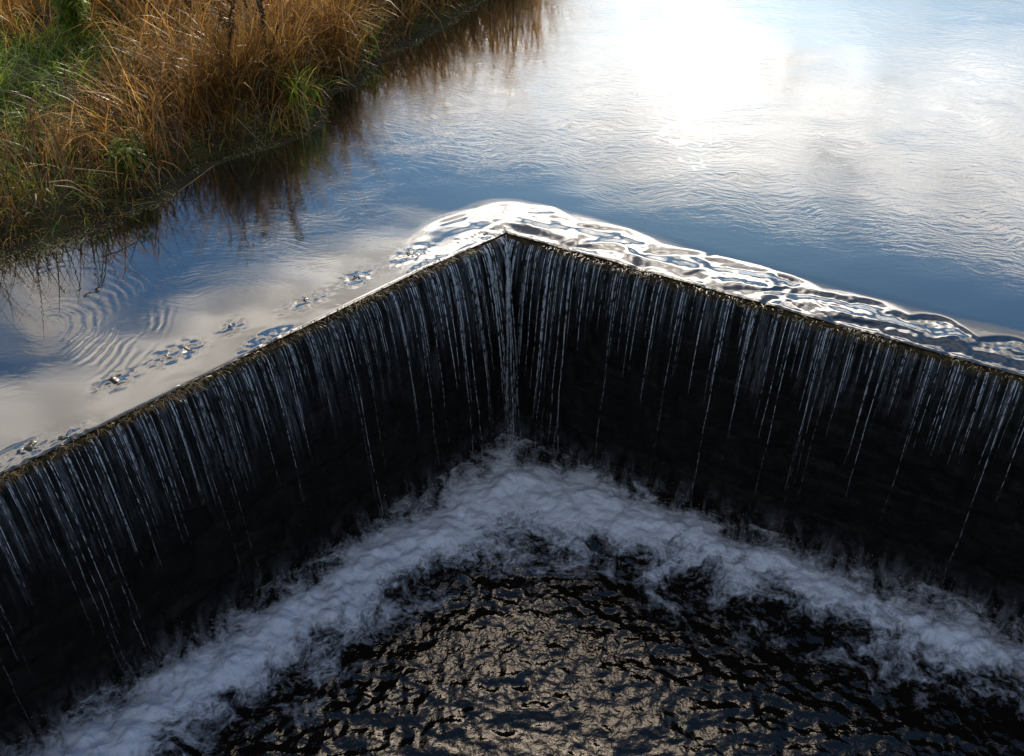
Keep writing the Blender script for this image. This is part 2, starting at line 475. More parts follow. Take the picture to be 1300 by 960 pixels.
# curl over the edge of the crest
curl = 2
Xc = np.concatenate([B[:, 0:1] - N[:, 0:1] * .010 * k for k in range(curl, 0, -1)] + [X], 1)
Yc = np.concatenate([B[:, 1:2] - N[:, 1:2] * .010 * k for k in range(curl, 0, -1)] + [Y], 1)
Zc = np.concatenate([Z[:, 0:1] - .0016 * k * (1.1 + .5 * pnoise(RUN * 22, RUN * 0, 3))[:, None] for k in range(curl, 0, -1)] + [Z], 1)
V = np.stack([Xc, Yc, Zc], -1).reshape(-1, 3)
me = quads_mesh('river', V, grid_quads(len(B), ns + curl))
amp = sstep(.35, 1.7, np.concatenate([np.zeros((len(B), curl)), sg], 1)) * .9 + .10
amp = amp * (.35 + .65 * sstep(-3.2, -.6, Xc)) * (1.25 - .45 * sstep(8.2, 9.8, Yc))
fattr(me, 'ripple', amp)
tag(link('river_water', me, M_UP, smooth=True), kind='structure')
rv = bpy.data.objects['river_water']
me.flip_normals() if me.polygons[0].normal.z < 0 else None

# ------------------------------------------------------------------ lower pool
def away_from_walls(X, Y):
    P = np.stack([X - APEX[0], Y - APEX[1]], -1)
    a = -(P @ nl); b = -(P @ nr)
    la = P @ dl; lb = P @ dr
    return a, b, la, lb
gx = np.concatenate([np.arange(-9, -3.4, .15), np.arange(-3.4, 4.6, .014), np.arange(4.6, 10, .15)])
gy = np.concatenate([np.arange(-14, 2.6, .2), np.arange(2.6, 7.2, .014)])
GX, GY = np.meshgrid(gx, gy, indexing='ij')
a, b, la, lb = away_from_walls(GX, GY)
d = np.minimum(a, b)
corner = np.exp(-((np.hypot(GX - APEX[0], GY - APEX[1])) / 1.25) ** 2)
dsm = -np.log(np.exp(-3.6 * np.clip(a, -1, 9)) + np.exp(-3.6 * np.clip(b, -1, 9))) / 3.6
edge = dsm + .02 + .16 * pnoise(GX * 1.7, GY * 1.7, 2) + .10 * pnoise(GX * 4, GY * 4, 8)
foam = .86 * np.exp(-((edge - .42) / .21) ** 2) + .50 * sstep(1.45, .40, edge) + .60 * corner
left_side = sstep(.2, -.8, GX)
foam += .04 * left_side * sstep(1.3, .5, edge)
foam *= .22 + .78 * sstep(-.05, .40, edge)
foam *= 1 - .22 * sstep(.3, 2.6, GX)
foam -= .30 * sstep(1.0, 1.7, edge)
hump = np.exp(-((edge - .44) / .20) ** 2)
hz = hump * (.035 + .055 * (fbm(GX * 5, GY * 5, 3, 6) + .3)) + .05 * corner
chop = fbm(GX * 4.2, GY * 5.2, 4, 12) * .022 + (.4 - np.sqrt(pnoise(GX * 6.5, GY * 6.5, 15) ** 2 + .010)) * .017 + pnoise(GX * 14, GY * 15, 18) * .007
calm = .45 + .75 * np.clip(.5 + 1.4 * pnoise(GX * 1.1, GY * 1.6, 71) + .6 * pnoise(GX * 3, GY * 4, 72), 0, 1)
GZ = ZP + hz + chop * (.6 * hump + calm * .78 * (1 - .5 * hump))
me = quads_mesh('pool', np.stack([GX, GY, GZ], -1), grid_quads(len(gx), len(gy)))
fattr(me, 'foam', foam); fattr(me, 'away', d); fattr(me, 'along', GX)
keep = link('pool_water', me, M_POOL, smooth=True)
tag(keep, kind='structure')
# the pool only lies below the weir: drop what would be inside or behind it
import bmesh
bm = bmesh.new(); bm.from_mesh(me)
dead = [v for v in bm.verts if min(-( (v.co.x-APEX[0])*nl[0]+(v.co.y-APEX[1])*nl[1]), -((v.co.x-APEX[0])*nr[0]+(v.co.y-APEX[1])*nr[1])) < -.12]
bmesh.ops.delete(bm, geom=dead, context='VERTS')
bmesh.ops.recalc_face_normals(bm, faces=bm.faces)
bm.to_mesh(me); bm.free()
if me.polygons[0].normal.z < 0: me.flip_normals()

# ------------------------------------------------------------------ the weir
weir = empty('weir', (APEX[0], APEX[1], ZP))
tag(weir, 'dark V shaped stone weir with thin water spilling over its crest', 'weir')
bpy.context.view_layer.update()
def local(P): 
    P = np.asarray(P, float).reshape(-1, 3).copy(); P -= np.array([APEX[0], APEX[1], ZP]); return P
def wall_face(dv, nv, L, seed):
    us = np.arange(0, L, .022); hs = np.linspace(0, 1, 105)
    U, Hh = np.meshgrid(us, hs, indexing='ij')
    z = -.100 - Hh * 2.6
    # rough coursed blocks: each block stands a little out of or into the wall
    row = np.floor(-z / .26); uu = U / .42 + .5 * (row % 2) + .13 * row
    cellx = np.floor(uu)
    hsh = np.sin(cellx * 12.9898 + row * 78.233 + seed) * 43758.5453; hsh = hsh - np.floor(hsh)
    fx = np.abs(uu - cellx - .5) * 2; fz = np.abs((-z / .26) - row - .5) * 2
    jt = np.clip((np.maximum(fx, fz) - .86) / .14, 0, 1)
    off = -.005 + .035 * (hsh - .5) - .03 * jt + .025 * fbm(U * 7, z * 7, 3, seed)
    off = np.where(U < .05, off * U / .05, off)
    s = -.02 - off * 1.0
    P = np.stack([APEX[0] + dv[0] * U + nv[0] * s, APEX[1] + dv[1] * U + nv[1] * s, z], -1)
    return quads_mesh('wall_face', local(P), grid_quads(len(us), len(hs)))
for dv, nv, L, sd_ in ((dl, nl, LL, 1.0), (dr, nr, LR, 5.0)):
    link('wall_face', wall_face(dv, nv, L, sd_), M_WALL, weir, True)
def crest(dv, nv, L, seed, side):
    us = np.arange(0, L, .012)
    prof = [(.42, -.9), (.42, ZC - .02), (.20, ZC), (.05, ZC - .002), (.0, ZC - .003), (-.02, ZC - .004), (-.036, ZC - .008), (-.044, ZC - .024), (-.040, ZC - .065), (-.018, ZC - .10)]
    pts = []
    for u in us:
        row = []; up = float(lip_z(side, u)) - .004 - ZC
        for k, (s, z) in enumerate(prof):
            j = (.020 * float(pnoise(u * 6 + k * .3, k * 1.0, seed)) + .012 * float(pnoise(u * 28, k * 1.7, seed + 1))) if 3 < k < 9 else 0
            uu = u
            if u < .06: uu = u if s >= 0 else max(u, -s * 0.6)
            row.append((APEX[0] + dv[0] * uu + nv[0] * (s + j), APEX[1] + dv[1] * uu + nv[1] * (s + j), z + up + j * .8))
        pts.append(row)
    return quads_mesh('crest', local(pts), grid_quads(len(us), len(prof)))
for dv, nv, L, sd_, sgn in ((dl, nl, LL, 3, -1), (dr, nr, LR, 8, 1)):
    link('crest', crest(dv, nv, L, sd_, sgn), M_CREST, weir, True)

# ------------------------------------------------------------------ falling water
G = 9.81
def fall_path(dv, nv, run, v0, drop, spread=0.0):
    t = np.sqrt(2 * np.maximum(drop, 0) / G)
    out = .044 + v0 * t
    # water from the two arms meets on the line that halves the corner
    half = math.acos(float(np.clip(dl @ dr, -1, 1))) / 2
    need = out / math.tan(half)
    gap = need - run
    run = np.where(gap > 0, need + spread * np.minimum(gap, .5), run)
    return (APEX[0] + dv[0] * run - nv[0] * out, APEX[1] + dv[1] * run - nv[1] * out, ZC - .012 + np.where(dv[0] < 0, .025, 0.0) - drop)

def strands(dv, nv, L, count, seed, lens, rad):
    r_ = np.random.default_rng(seed)
    Vs, Qs, fade, base = [], [], [], 0
    K = 6
    for i in range(count):
        # strands crowd in bunches and near the corner
        run = ((i + r_.uniform(0, 1)) / count) ** 1.08 * L
        run += .03 * math.sin(run * 37) 
        if run < .01: run = .01
        full = 2.12
        ln = min(full, lens(r_, run))
        v0 = .46 + .10 * r_.standard_normal() * .5 + .05 * math.sin(run * 6.0)
        n = max(8, int(ln / .022))
        dr_ = np.linspace(0, ln, n)
        x, y, z = fall_path(dv, nv, run, v0, dr_, r_.uniform(-.25, .55))
        wob = .010 * pnoise(dr_ * 2.2, dr_ * 0 + i * 7.3, seed) * (dr_ / .6) + .006 * pnoise(dr_ * 9, dr_ * 0 + i * 3.1, seed + 2) * np.clip(dr_ - .5, 0, 2)
        sq = .030 * pnoise(dr_ * 5, dr_ * 0 + i * 1.9, seed + 5) * sstep(1.1, 2.0, dr_)
        x = x + dv[0] * (wob + sq); y = y + dv[1] * (wob + sq)
        r0 = rad(r_)
        rr = r0 * (1.0 - .35 * np.clip(dr_ / 2, 0, 1)) * (.75 + .55 * np.abs(pnoise(dr_ * 13, dr_ * 0 + i * 5.7, seed + 9)) * 2)
        rr = rr * sstep(0, .04, ln - dr_ + .004)
        fd = (1 - .55 * sstep(0, 1.3, dr_)) * (1 - .75 * sstep(.55 * ln, ln, dr_)) * r_.uniform(.2, 1) ** 1.3 * .85
        ang = np.arange(K) * 2 * math.pi / K
        cx = np.cos(ang); sy = np.sin(ang)
        ring = np.stack([x[:, None] + rr[:, None] * (dv[0] * cx + nv[0] * sy), y[:, None] + rr[:, None] * (dv[1] * cx + nv[1] * sy), np.repeat(z[:, None], K, 1)], -1)
        Vs.append(ring.reshape(-1, 3)); fade.append(np.repeat(fd, K))
        ii, jj = np.meshgrid(np.arange(n - 1), np.arange(K), indexing='ij')
        a0 = base + ii * K + jj; a1 = base + ii * K + (jj + 1) % K
        Qs.append(np.stack([a0, a1, a1 + K, a0 + K], -1).reshape(-1, 4)); base += n * K
    return Vs, Qs, fade, base

def sheet(dv, nv, L, seed, reach):
    us = np.arange(0, L, .03); hs = np.linspace(0, 1, 60) ** 1.3 * 2.1
    U, Hh = np.meshgrid(us, hs, indexing='ij')
    v0 = .43 + .04 * pnoise(U * 3, U * 0, seed)
    x, y, z = fall_path(dv, nv, U, v0, Hh)
    half = math.acos(float(np.clip(dl @ dr, -1, 1))) / 2
    gap = (.044 + v0 * np.sqrt(2 * Hh / G)) / math.tan(half) - U
    return np.stack([x, y, z], -1).reshape(-1, 3), grid_quads(len(us), len(hs)), U.ravel(), Hh.ravel(), (reach - 6 * sstep(-.05, .02, gap)).ravel()

def curtain(name, dv, nv, L, seed, label, dens, reach, corner_extra):
    V0, Q0, run, drop, rch = sheet(dv, nv, L, seed, reach)
    mef = quads_mesh(name, V0, Q0)
    fattr(mef, 'run', run); fattr(mef, 'drop', drop); fattr(mef, 'reach', rch)
    root = link(name, mef, M_FILM, None, True)
    tag(root, label, 'falling water', kind='stuff')
    Vs, Qs, fd = [], [], []; off = 0
    def addset(res):
        nonlocal off
        a_, b_, c_, n_ = res
        Vs.extend(a_); Qs.extend([q_ + off for q_ in b_]); fd.extend(c_); off += n_
    addset(strands(dv, nv, L, int(L * 42 * dens), seed, lambda r, u: .12 + r.exponential(.30), lambda r: r.uniform(.0014, .0028)))
    addset(strands(dv, nv, L, int(L * 13 * dens), seed + 1, lambda r, u: .25 + r.exponential(.42), lambda r: r.uniform(.0017, .0034)))
    addset(strands(dv, nv, L, int(L * 2.2), seed + 2, lambda r, u: 1.3 + r.exponential(.9), lambda r: r.uniform(.0018, .0036)))
    addset(strands(dv, nv, .7, int(corner_extra), seed + 3, lambda r, u: .5 + r.exponential(1.0), lambda r: r.uniform(.0025, .0050)))
    addset(strands(dv, nv, .14, 4, seed + 4, lambda r, u: 2.12, lambda r: r.uniform(.003, .006)))
    ms = quads_mesh('water_strand', np.concatenate(Vs), np.concatenate(Qs))
    fattr(ms, 'fade', np.concatenate(fd))
    o = link('water_strand', ms, M_STR, root, True); o['kind'] = 'stuff'
    return root
curtain('falling_water', dl, nl, LL, 21, 'thin beaded curtain of water falling down the left arm of the weir', 1.1, .15, 34)
curtain('falling_water', dr, nr, LR, 61, 'sparse curtain of water strings falling down the right arm of the weir', .85, -.1, 20)

# ------------------------------------------------------------------ the left bank
shore_px = [(-330, 330), (-150, 335), (-60, 333), (0, 318), (60, 302), (120, 288), (150, 268), (205, 252), (228, 228), (262, 206), (305, 192), (345, 184),
            (388, 166), (404, 148), (398, 130), (418, 113), (452, 106), (466, 84), (484, 64), (520, 52), (552, 38), (578, 16), (620, -8), (665, -30), (700, -75), (720, -140), (740, -240)]
shore = np.array([at(*p)[:2] for p in shore_px])
shore = np.concatenate([[[-30, -2.0], [-5.2, 2.4]], shore[1:], [[3.5, 60.0], [3.5, 300.0]]])
def seg_dist(X, Y, poly):
    """signed distance to the shoreline; positive on land (left of the direction of travel)"""
    best = np.full(X.shape, 1e9); sign = np.zeros(X.shape)
    for p, q_ in zip(poly[:-1], poly[1:]):
        e = q_ - p; L2 = e @ e
        t = np.clip(((X - p[0]) * e[0] + (Y - p[1]) * e[1]) / L2, 0, 1)
        dx, dy = X - (p[0] + e[0] * t), Y - (p[1] + e[1] * t)
        dd = np.hypot(dx, dy); cr = e[0] * (Y - p[1]) - e[1] * (X - p[0])
        upd = dd < best - 1e-9
        best = np.where(upd, dd, best); sign = np.where(upd, np.sign(cr), sign)
    return best * sign
def ground_z(X, Y):
    """height of the ground everywhere: left bank, river bed, pool bed, right bank"""
    dL = seg_dist(X, Y, shore)
    dL = dL + .07 * pnoise(X * 3, Y * 3, 40) + .05 * pnoise(X * 9, Y * 9, 42)
    up = -.01 + .19 * sstep(0, .22, dL) + .25 * sstep(.5, 5, dL) + .05 * fbm(X * .9, Y * .9, 3, 41) * sstep(0, .4, dL)
    bed = -.75 * sstep(0, -1.0, dL)
    z = np.where(dL > 0, up, bed + .02)
    # right bank, well outside the picture
    er = APEX + dr * LR
    xr = er[0] + 1.0 + np.maximum(Y - er[1], 0) * .52 + .5 * np.sin(Y * .3)
    dR = X - xr
    z = np.maximum(z, np.where(dR > 0, .1 + .4 * sstep(0, 5, dR), -.75 * sstep(0, -1.2, dR)))
    # below the weir
    a, b, la, lb = away_from_walls(X, Y)
    el = APEX + dl * LL
    pool = (np.minimum(a, b) > -.20) & (X > el[0] + .25) & (X < er[0] - .15)
    z = np.where(pool, -3.3, z)
    return z
gxs = np.concatenate([-8 - np.geomspace(1, 590, 40)[::-1], np.arange(-8, 9, .12), 9 + np.geomspace(1, 590, 40)])
gys = np.concatenate([-6 - np.geomspace(1, 590, 30)[::-1], np.arange(-6, 22, .12), 22 + np.geomspace(1, 580, 40)])
TX, TY = np.meshgrid(gxs, gys, indexing='ij')
TZ = ground_z(TX, TY)
far = np.hypot(TX, TY)
TZ = TZ + np.where((far > 45) & (TZ > 0), 2.5 * sstep(45, 300, far) * (1 + pnoise(TX * .01, TY * .01, 50)), 0)
me = quads_mesh('ground', np.stack([TX, TY, TZ], -1), grid_quads(len(gxs), len(gys)))
if me.polygons[0].normal.z < 0: me.flip_normals()
tag(link('ground', me, M_SOIL, smooth=True), kind='structure')

def abutment(name, x0, x1, y0, y1, z0, z1, label):
    us = np.linspace(0, 1, 60)
    bmx = bmesh.new(); bmesh.ops.create_cube(bmx, size=1)
    for v in bmx.verts:
        v.co = ((x0 + x1) / 2 + v.co.x * (x1 - x0), (y0 + y1) / 2 + v.co.y * (y1 - y0), (z0 + z1) / 2 + v.co.z * (z1 - z0))
    bmesh.ops.bevel(bmx, geom=bmx.edges[:], offset=.03, segments=2, affect='EDGES')
    bmesh.ops.subdivide_edges(bmx, edges=[e for e in bmx.edges if e.calc_length() > .5], cuts=14, use_grid_fill=True)
    for v in bmx.verts:
        v.co.x += .01 * float(pnoise(v.co.y * 3, v.co.z * 3, 60)); 
    mm = bpy.data.meshes.new(name); bmx.to_mesh(mm); bmx.free()
    return tag(link(name, mm, M_WALL), label, 'retaining wall')
el, er = APEX + dl * LL, APEX + dr * LR
abutment('retaining_wall', el[0] - .25, el[0] + .30, -12, el[1] + .35, -3.3, .30, 'dark stone retaining wall at the left end of the weir')
abutment('retaining_wall', er[0] - .25, er[0] + .30, -12, er[1] + .35, -3.3, .30, 'dark stone retaining wall at the right end of the weir')

# ------------------------------------------------------------------ grass
def blades(base, hgt, lean_dir, lean, curve, width, colr, K=6, tipw=.15, plume=None):
    """curved flat blades, one strip each"""
    n = len(base)
    t = np.linspace(0, 1, K)[None, :]
    ld = np.stack([np.cos(lean_dir), np.sin(lean_dir)], -1)
    side_a = lean_dir + math.pi / 2 + rng.normal(0, .7, n)
    side = np.stack([np.cos(side_a), np.sin(side_a)], -1)
    ang = lean[:, None] + curve[:, None] * t ** 1.6                 # angle from the vertical along the blade
    ds = hgt[:, None] / (K - 1)
    hx = np.concatenate([np.zeros((n, 1)), np.cumsum(np.sin(ang[:, 1:]) * ds, 1)], 1)
    hz_ = np.concatenate([np.zeros((n, 1)), np.cumsum(np.cos(ang[:, 1:]) * ds, 1)], 1)
    wd = width[:, None] * (1 - (1 - tipw) * t ** 1.8) * .5
    if plume is not None: wd = wd * (1 + plume[:, None] * np.exp(-((t - .86) / .10) ** 2))
    cx = base[:, 0:1] + ld[:, 0:1] * hx; cy = base[:, 1:2] + ld[:, 1:2] * hx; cz = base[:, 2:3] + hz_
    A = np.stack([cx - side[:, 0:1] * wd, cy - side[:, 1:2] * wd, cz], -1)
    Bv = np.stack([cx + side[:, 0:1] * wd, cy + side[:, 1:2] * wd, cz], -1)
    Vv = np.stack([A, Bv], 2).reshape(-1, 3)
    k = np.arange(K - 1) * 2
    q1 = np.stack([k, k + 1, k + 3, k + 2], -1)[None] + (np.arange(n) * K * 2)[:, None, None]
    C = np.repeat(colr[:, None, :], K * 2, 1).reshape(-1, 3)
    return Vv, q1.reshape(-1, 4), C

def scatter(n, x0, x1, y0, y1, test):
    P = np.stack([rng.uniform(x0, x1, n), rng.uniform(y0, y1, n)], -1)
    return P[test(P[:, 0], P[:, 1])]

def gauss(X, Y, px, py, rx, ry):
    c = at(px, py); return np.exp(-(((X - c[0]) / rx) ** 2 + ((Y - c[1]) / ry) ** 2))
def green_at(X, Y):
    g = 1.1 * gauss(X, Y, 10, 165, .75, .6) + gauss(X, Y, 60, 120, .5, .6) + .5 * gauss(X, Y, 130, 90, .4, .5) + .4 * gauss(X, Y, -60, 260, .7, .5) + .35 * gauss(X, Y, 60, 250, .4, .3)
    return np.clip(g + .25 * fbm(X * 1.2, Y * 1.2, 3, 70), 0, 1)

dry_pal = np.array([[.62, .37, .11], [.52, .27, .06], [.70, .48, .20], [.36, .18, .05], [.58, .38, .13], [.42, .28, .08]])
grn_pal = np.array([[.16, .31, .025], [.24, .38, .03], [.10, .20, .015], [.36, .42, .05]])

def bank_grass():
    P = scatter(125000, -9, 1.5, 5.2, 17, lambda x, y: seg_dist(x, y, shore) > .03)
    x, y = P[:, 0], P[:, 1]; d_ = seg_dist(x, y, shore)
    g = green_at(x, y)
    px_ = x / np.maximum(y, 1)
    tall = .5 + .5 * np.clip(.5 + 1.3 * pnoise(x * .8, y * .8, 80) + .5 * pnoise(x * 2.4, y * 2.4, 81), 0, 1)
    px_ = x / np.maximum(y, 1)
    tall = tall * (.62 + .38 * sstep(.0, .6, d_)) * (1 + .50 * sstep(-.50, -.36, px_) * sstep(1.6, .2, d_)) * (.70 + .45 * sstep(-.45, -.33, px_)) * (.85 + .2 * sstep(7, 9.5, y))
    # clump the stems
    cl = pnoise(x * 4.5, y * 4.5, 85) + .5 * pnoise(x * 11, y * 11, 86)
    keep_ = rng.uniform(-.42, .42, len(x)) < cl * 1.3 + .16
    x, y, d_, g, tall = (a_[keep_] for a_ in (x, y, d_, g, tall))
    n = len(x)
    isg = rng.uniform(0, 1, n) < .08 + 1.0 * g
    z = ground_z(x, y) - .03
    base = np.stack([x, y, z], -1)
    # each tuft leans its own way
    ld = 2 * math.pi * (pnoise(x * .9, y * .9, 90) + pnoise(x * 3, y * 3, 91) * .6) - .6 + rng.normal(0, .9, n)
    h = np.where(isg, rng.uniform(.25, .55, n), rng.uniform(.40, 1.0, n) * tall) * np.where(d_ < .3, .75, 1)
    lean = np.abs(rng.normal(.20, .20, n)) + np.where(isg, .25, 0)
    curve = rng.uniform(.3, 2.3, n) + np.where(isg, .4, 0)
    wd = rng.uniform(.005, .012, n) + np.where(isg, .001, 0)
    dry_pal[:] = dry_pal * np.array([1.08, .96, .78])
    ci = rng.integers(0, len(dry_pal), n); cg = rng.integers(0, len(grn_pal), n)
    c = np.where(isg[:, None], grn_pal[cg], dry_pal[ci]) * rng.uniform(.55, 1.3, (n, 1))
    c = np.clip(c, 0, .85) * (1 + .3 * pnoise(x * 1.5, y * 1.5, 95))[:, None]
    pl_ = np.where(~isg & (rng.uniform(0, 1, n) < .16) & (h > .5), rng.uniform(1.5, 3.2, n), 0)
    return blades(base, h, ld, lean, curve, wd, c, plume=pl_)
Vv, Qq, Cc = bank_grass()
me = quads_mesh('dry_grass', Vv, Qq); cattr(me, 'tint', Cc)
tag(link('bank_grass', me, M_GRASS), 'tall dry orange grass with green patches covering the riverbank', 'grass', kind='stuff')

# coarse reeds further along the banks, seen mostly as reflections
def far_reeds():
    P = scatter(60000, -16, 6, 11, 32, lambda x, y: (seg_dist(x, y, shore) > .02) & (seg_dist(x, y, shore) < 4))
    x, y = P.T; n = len(x)
    base = np.stack([x, y, ground_z(x, y)], -1)
    c = dry_pal[rng.integers(0, 6, n)] * rng.uniform(.5, 1.1, (n, 1))
    return blades(base, rng.uniform(1.3, 2.6, n) * (.45 + .55 * sstep(11.5, 14.5, y)), rng.uniform(0, 6.28, n), np.abs(rng.normal(.08, .1, n)), rng.uniform(.1, .8, n), rng.uniform(.012, .024, n), c, K=4)
Vv, Qq, Cc = far_reeds()
me = quads_mesh('reeds', Vv, Qq); cattr(me, 'tint', Cc)
tag(link('reed_bed', me, M_GRASS), 'dense brown reeds lining the far bank above the weir', 'reeds', kind='stuff')

# added stems near the waterline, coloured dark for shade and a darker reflection
def under():
    P = scatter(26000, -9, 1.5, 5.2, 17, lambda x, y: (seg_dist(x, y, shore) > .0) & (seg_dist(x, y, shore) < 1.3))
    x, y = P.T; n = len(x)
    base = np.stack([x, y, ground_z(x, y) - .02], -1)
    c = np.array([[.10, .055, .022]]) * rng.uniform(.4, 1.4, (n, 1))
    return blades(base, rng.uniform(.25, .85, n), rng.uniform(0, 6.28, n), np.abs(rng.normal(.15, .2, n)), rng.uniform(.1, 1.6, n), rng.uniform(.005, .012, n), c)
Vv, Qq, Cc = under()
me = quads_mesh('shade_stems', Vv, Qq); cattr(me, 'tint', Cc)
tag(link('shade_stems', me, M_GRASS), 'added stems coloured dark as shade at the foot of the riverbank grass', 'dark grass', kind='stuff')

# grass hanging over the waterline, and the tall dark stand on the point
def fringe():
    P = scatter(90000, -9, 1.5, 5.2, 17, lambda x, y: (seg_dist(x, y, shore) > -.05) & (seg_dist(x, y, shore) < .16))
    x, y = P.T; k = rng.uniform(-.4, .6, len(x)) < 1.3 * pnoise(x * 3.5, y * 3.5, 111) + .15; x, y = x[k], y[k]; n = len(x)
    base = np.stack([x, y, np.maximum(ground_z(x, y), -.03) + .0], -1)
    c = np.where(rng.uniform(0, 1, (n, 1)) < .35, grn_pal[rng.integers(0, 4, n)] * .8, dry_pal[rng.integers(0, 6, n)]) * rng.uniform(.3, 1.1, (n, 1))
    V1 = blades(base, rng.uniform(.12, .5, n), -.75 + rng.normal(0, .8, n), rng.uniform(.2, .9, n), rng.uniform(.4, 1.5, n), rng.uniform(.004, .010, n), c)
    m = 1700
    q_ = rng.uniform(0, 1, m)
    px = np.interp(q_, [0, .35, .7, 1], [262, 320, 385, 450]) + rng.normal(0, 10, m); py = np.interp(q_, [0, .35, .7, 1], [185, 170, 135, 95]) - np.abs(rng.normal(0, 14, m))
    B_ = np.array([at(a, b) for a, b in zip(px, py)]); ok = seg_dist(B_[:, 0], B_[:, 1], shore) > .03; B_ = B_[ok]; m = len(B_)
    B_[:, 2] = ground_z(B_[:, 0], B_[:, 1]) - .02
    clump = np.clip(.75 + .7 * pnoise(B_[:, 0] * 4, B_[:, 1] * 4, 121), .4, 1.2)
    c = dry_pal[rng.integers(0, 6, m)] * rng.uniform(.25, .8, (m, 1))
    V2 = blades(B_, rng.uniform(.6, 1.25, m) * clump, rng.uniform(0, 6.28, m), np.abs(rng.normal(.14, .12, m)), rng.uniform(.1, 1.4, m), rng.uniform(.006, .012, m), c, plume=np.where(rng.uniform(0, 1, m) < .3, 2.2, 0))
    return np.concatenate([V1[0], V2[0]]), np.concatenate([V1[1], V2[1] + len(V1[0])]), np.concatenate([V1[2], V2[2]])
Vv, Qq, Cc = fringe()
me = quads_mesh('waterside_grass', Vv, Qq); cattr(me, 'tint', Cc)
tag(link('waterside_grass', me, M_GRASS), 'ragged brown grass hanging over the waterline of the bank', 'grass', kind='stuff')

# floating litter along the edge of the bank
def litter():
    P = scatter(420000, -9, 1.5, 5.0, 12.5, lambda x, y: (seg_dist(x, y, shore) > -.34) & (seg_dist(x, y, shore) < .22))
    x, y = P.T; d_ = seg_dist(x, y, shore)
    wd = .05 + .10 * np.clip(.5 + pnoise(x * 1.5, y * 1.5, 100) * 1.6, 0, 1) + .20 * sstep(-2.8, -3.4, x)
    k = (d_ > -wd) & (rng.uniform(-.4, .6, len(x)) < 1.2 * pnoise(x * 5, y * 5, 101) + .12 + .2 * sstep(-2.8, -3.4, x))
    x, y, d_ = x[k], y[k], d_[k]; n = len(x)
    z = np.where(d_ < 0, .004, ground_z(x, y) + .012) + rng.uniform(0, .012, n)
    a = rng.uniform(0, 6.28, n); l = rng.uniform(.003, .010, n) * np.where(rng.uniform(0, 1, n) < .1, 3.5, 1); wv_ = rng.uniform(.0015, .005, n)
    c, s_ = np.cos(a), np.sin(a); tz = rng.normal(0, .25, n)
    V_ = []
    for sx, sy in ((-1, -1), (1, -1), (1, 1), (-1, 1)):
        V_.append(np.stack([x + c * l * sx - s_ * wv_ * sy, y + s_ * l * sx + c * wv_ * sy, z + np.abs(tz) * l * (sx + 1) * .5], -1))
    V_ = np.stack(V_, 1).reshape(-1, 3)
    pal = np.array([[.30, .24, .12], [.16, .15, .05], [.12, .08, .04], [.24, .24, .10], [.42, .34, .20]])
    C = np.minimum(pal[rng.integers(0, 5, n)] * rng.uniform(.9, 2.8, (n, 1)), .8)
    return V_, np.arange(n * 4).reshape(-1, 4), np.repeat(C, 4, 0)
Vv, Qq, Cc = litter()
me = quads_mesh('litter', Vv, Qq); cattr(me, 'tint', Cc)
tag(link('floating_litter', me, M_GRASS), 'pale leaf and straw litter floating along the edge of the bank', 'plant litter', kind='stuff')

# ------------------------------------------------------------------ single plants and stalks
def tube(path, rad, K=6):
    path = np.asarray(path, float); n = len(path); rad = np.broadcast_to(rad, (n,))
    t = np.gradient(path, axis=0); t /= np.linalg.norm(t, axis=1)[:, None] + 1e-9
    ref = np.array([0, 0, 1.0]) if abs(t[:, 2]).mean() < .8 else np.array([1.0, 0, 0])
    u = np.cross(t, ref); u /= np.linalg.norm(u, axis=1)[:, None] + 1e-9; v = np.cross(t, u)
    an = np.arange(K) * 2 * math.pi / K
    V = path[:, None] + rad[:, None, None] * (u[:, None] * np.cos(an)[None, :, None] + v[:, None] * np.sin(an)[None, :, None])
    i, j = np.meshgrid(np.arange(n - 1), np.arange(K), indexing='ij')
    Q = np.stack([i * K + j, i * K + (j + 1) % K, (i + 1) * K + (j + 1) % K, (i + 1) * K + j], -1).reshape(-1, 4)
    return V.reshape(-1, 3), Q
def merge(parts):
    V, Q, off = [], [], 0
    for v, q_ in parts:
        V.append(v); Q.append(q_ + off); off += len(v)
    return np.concatenate(V), np.concatenate(Q)

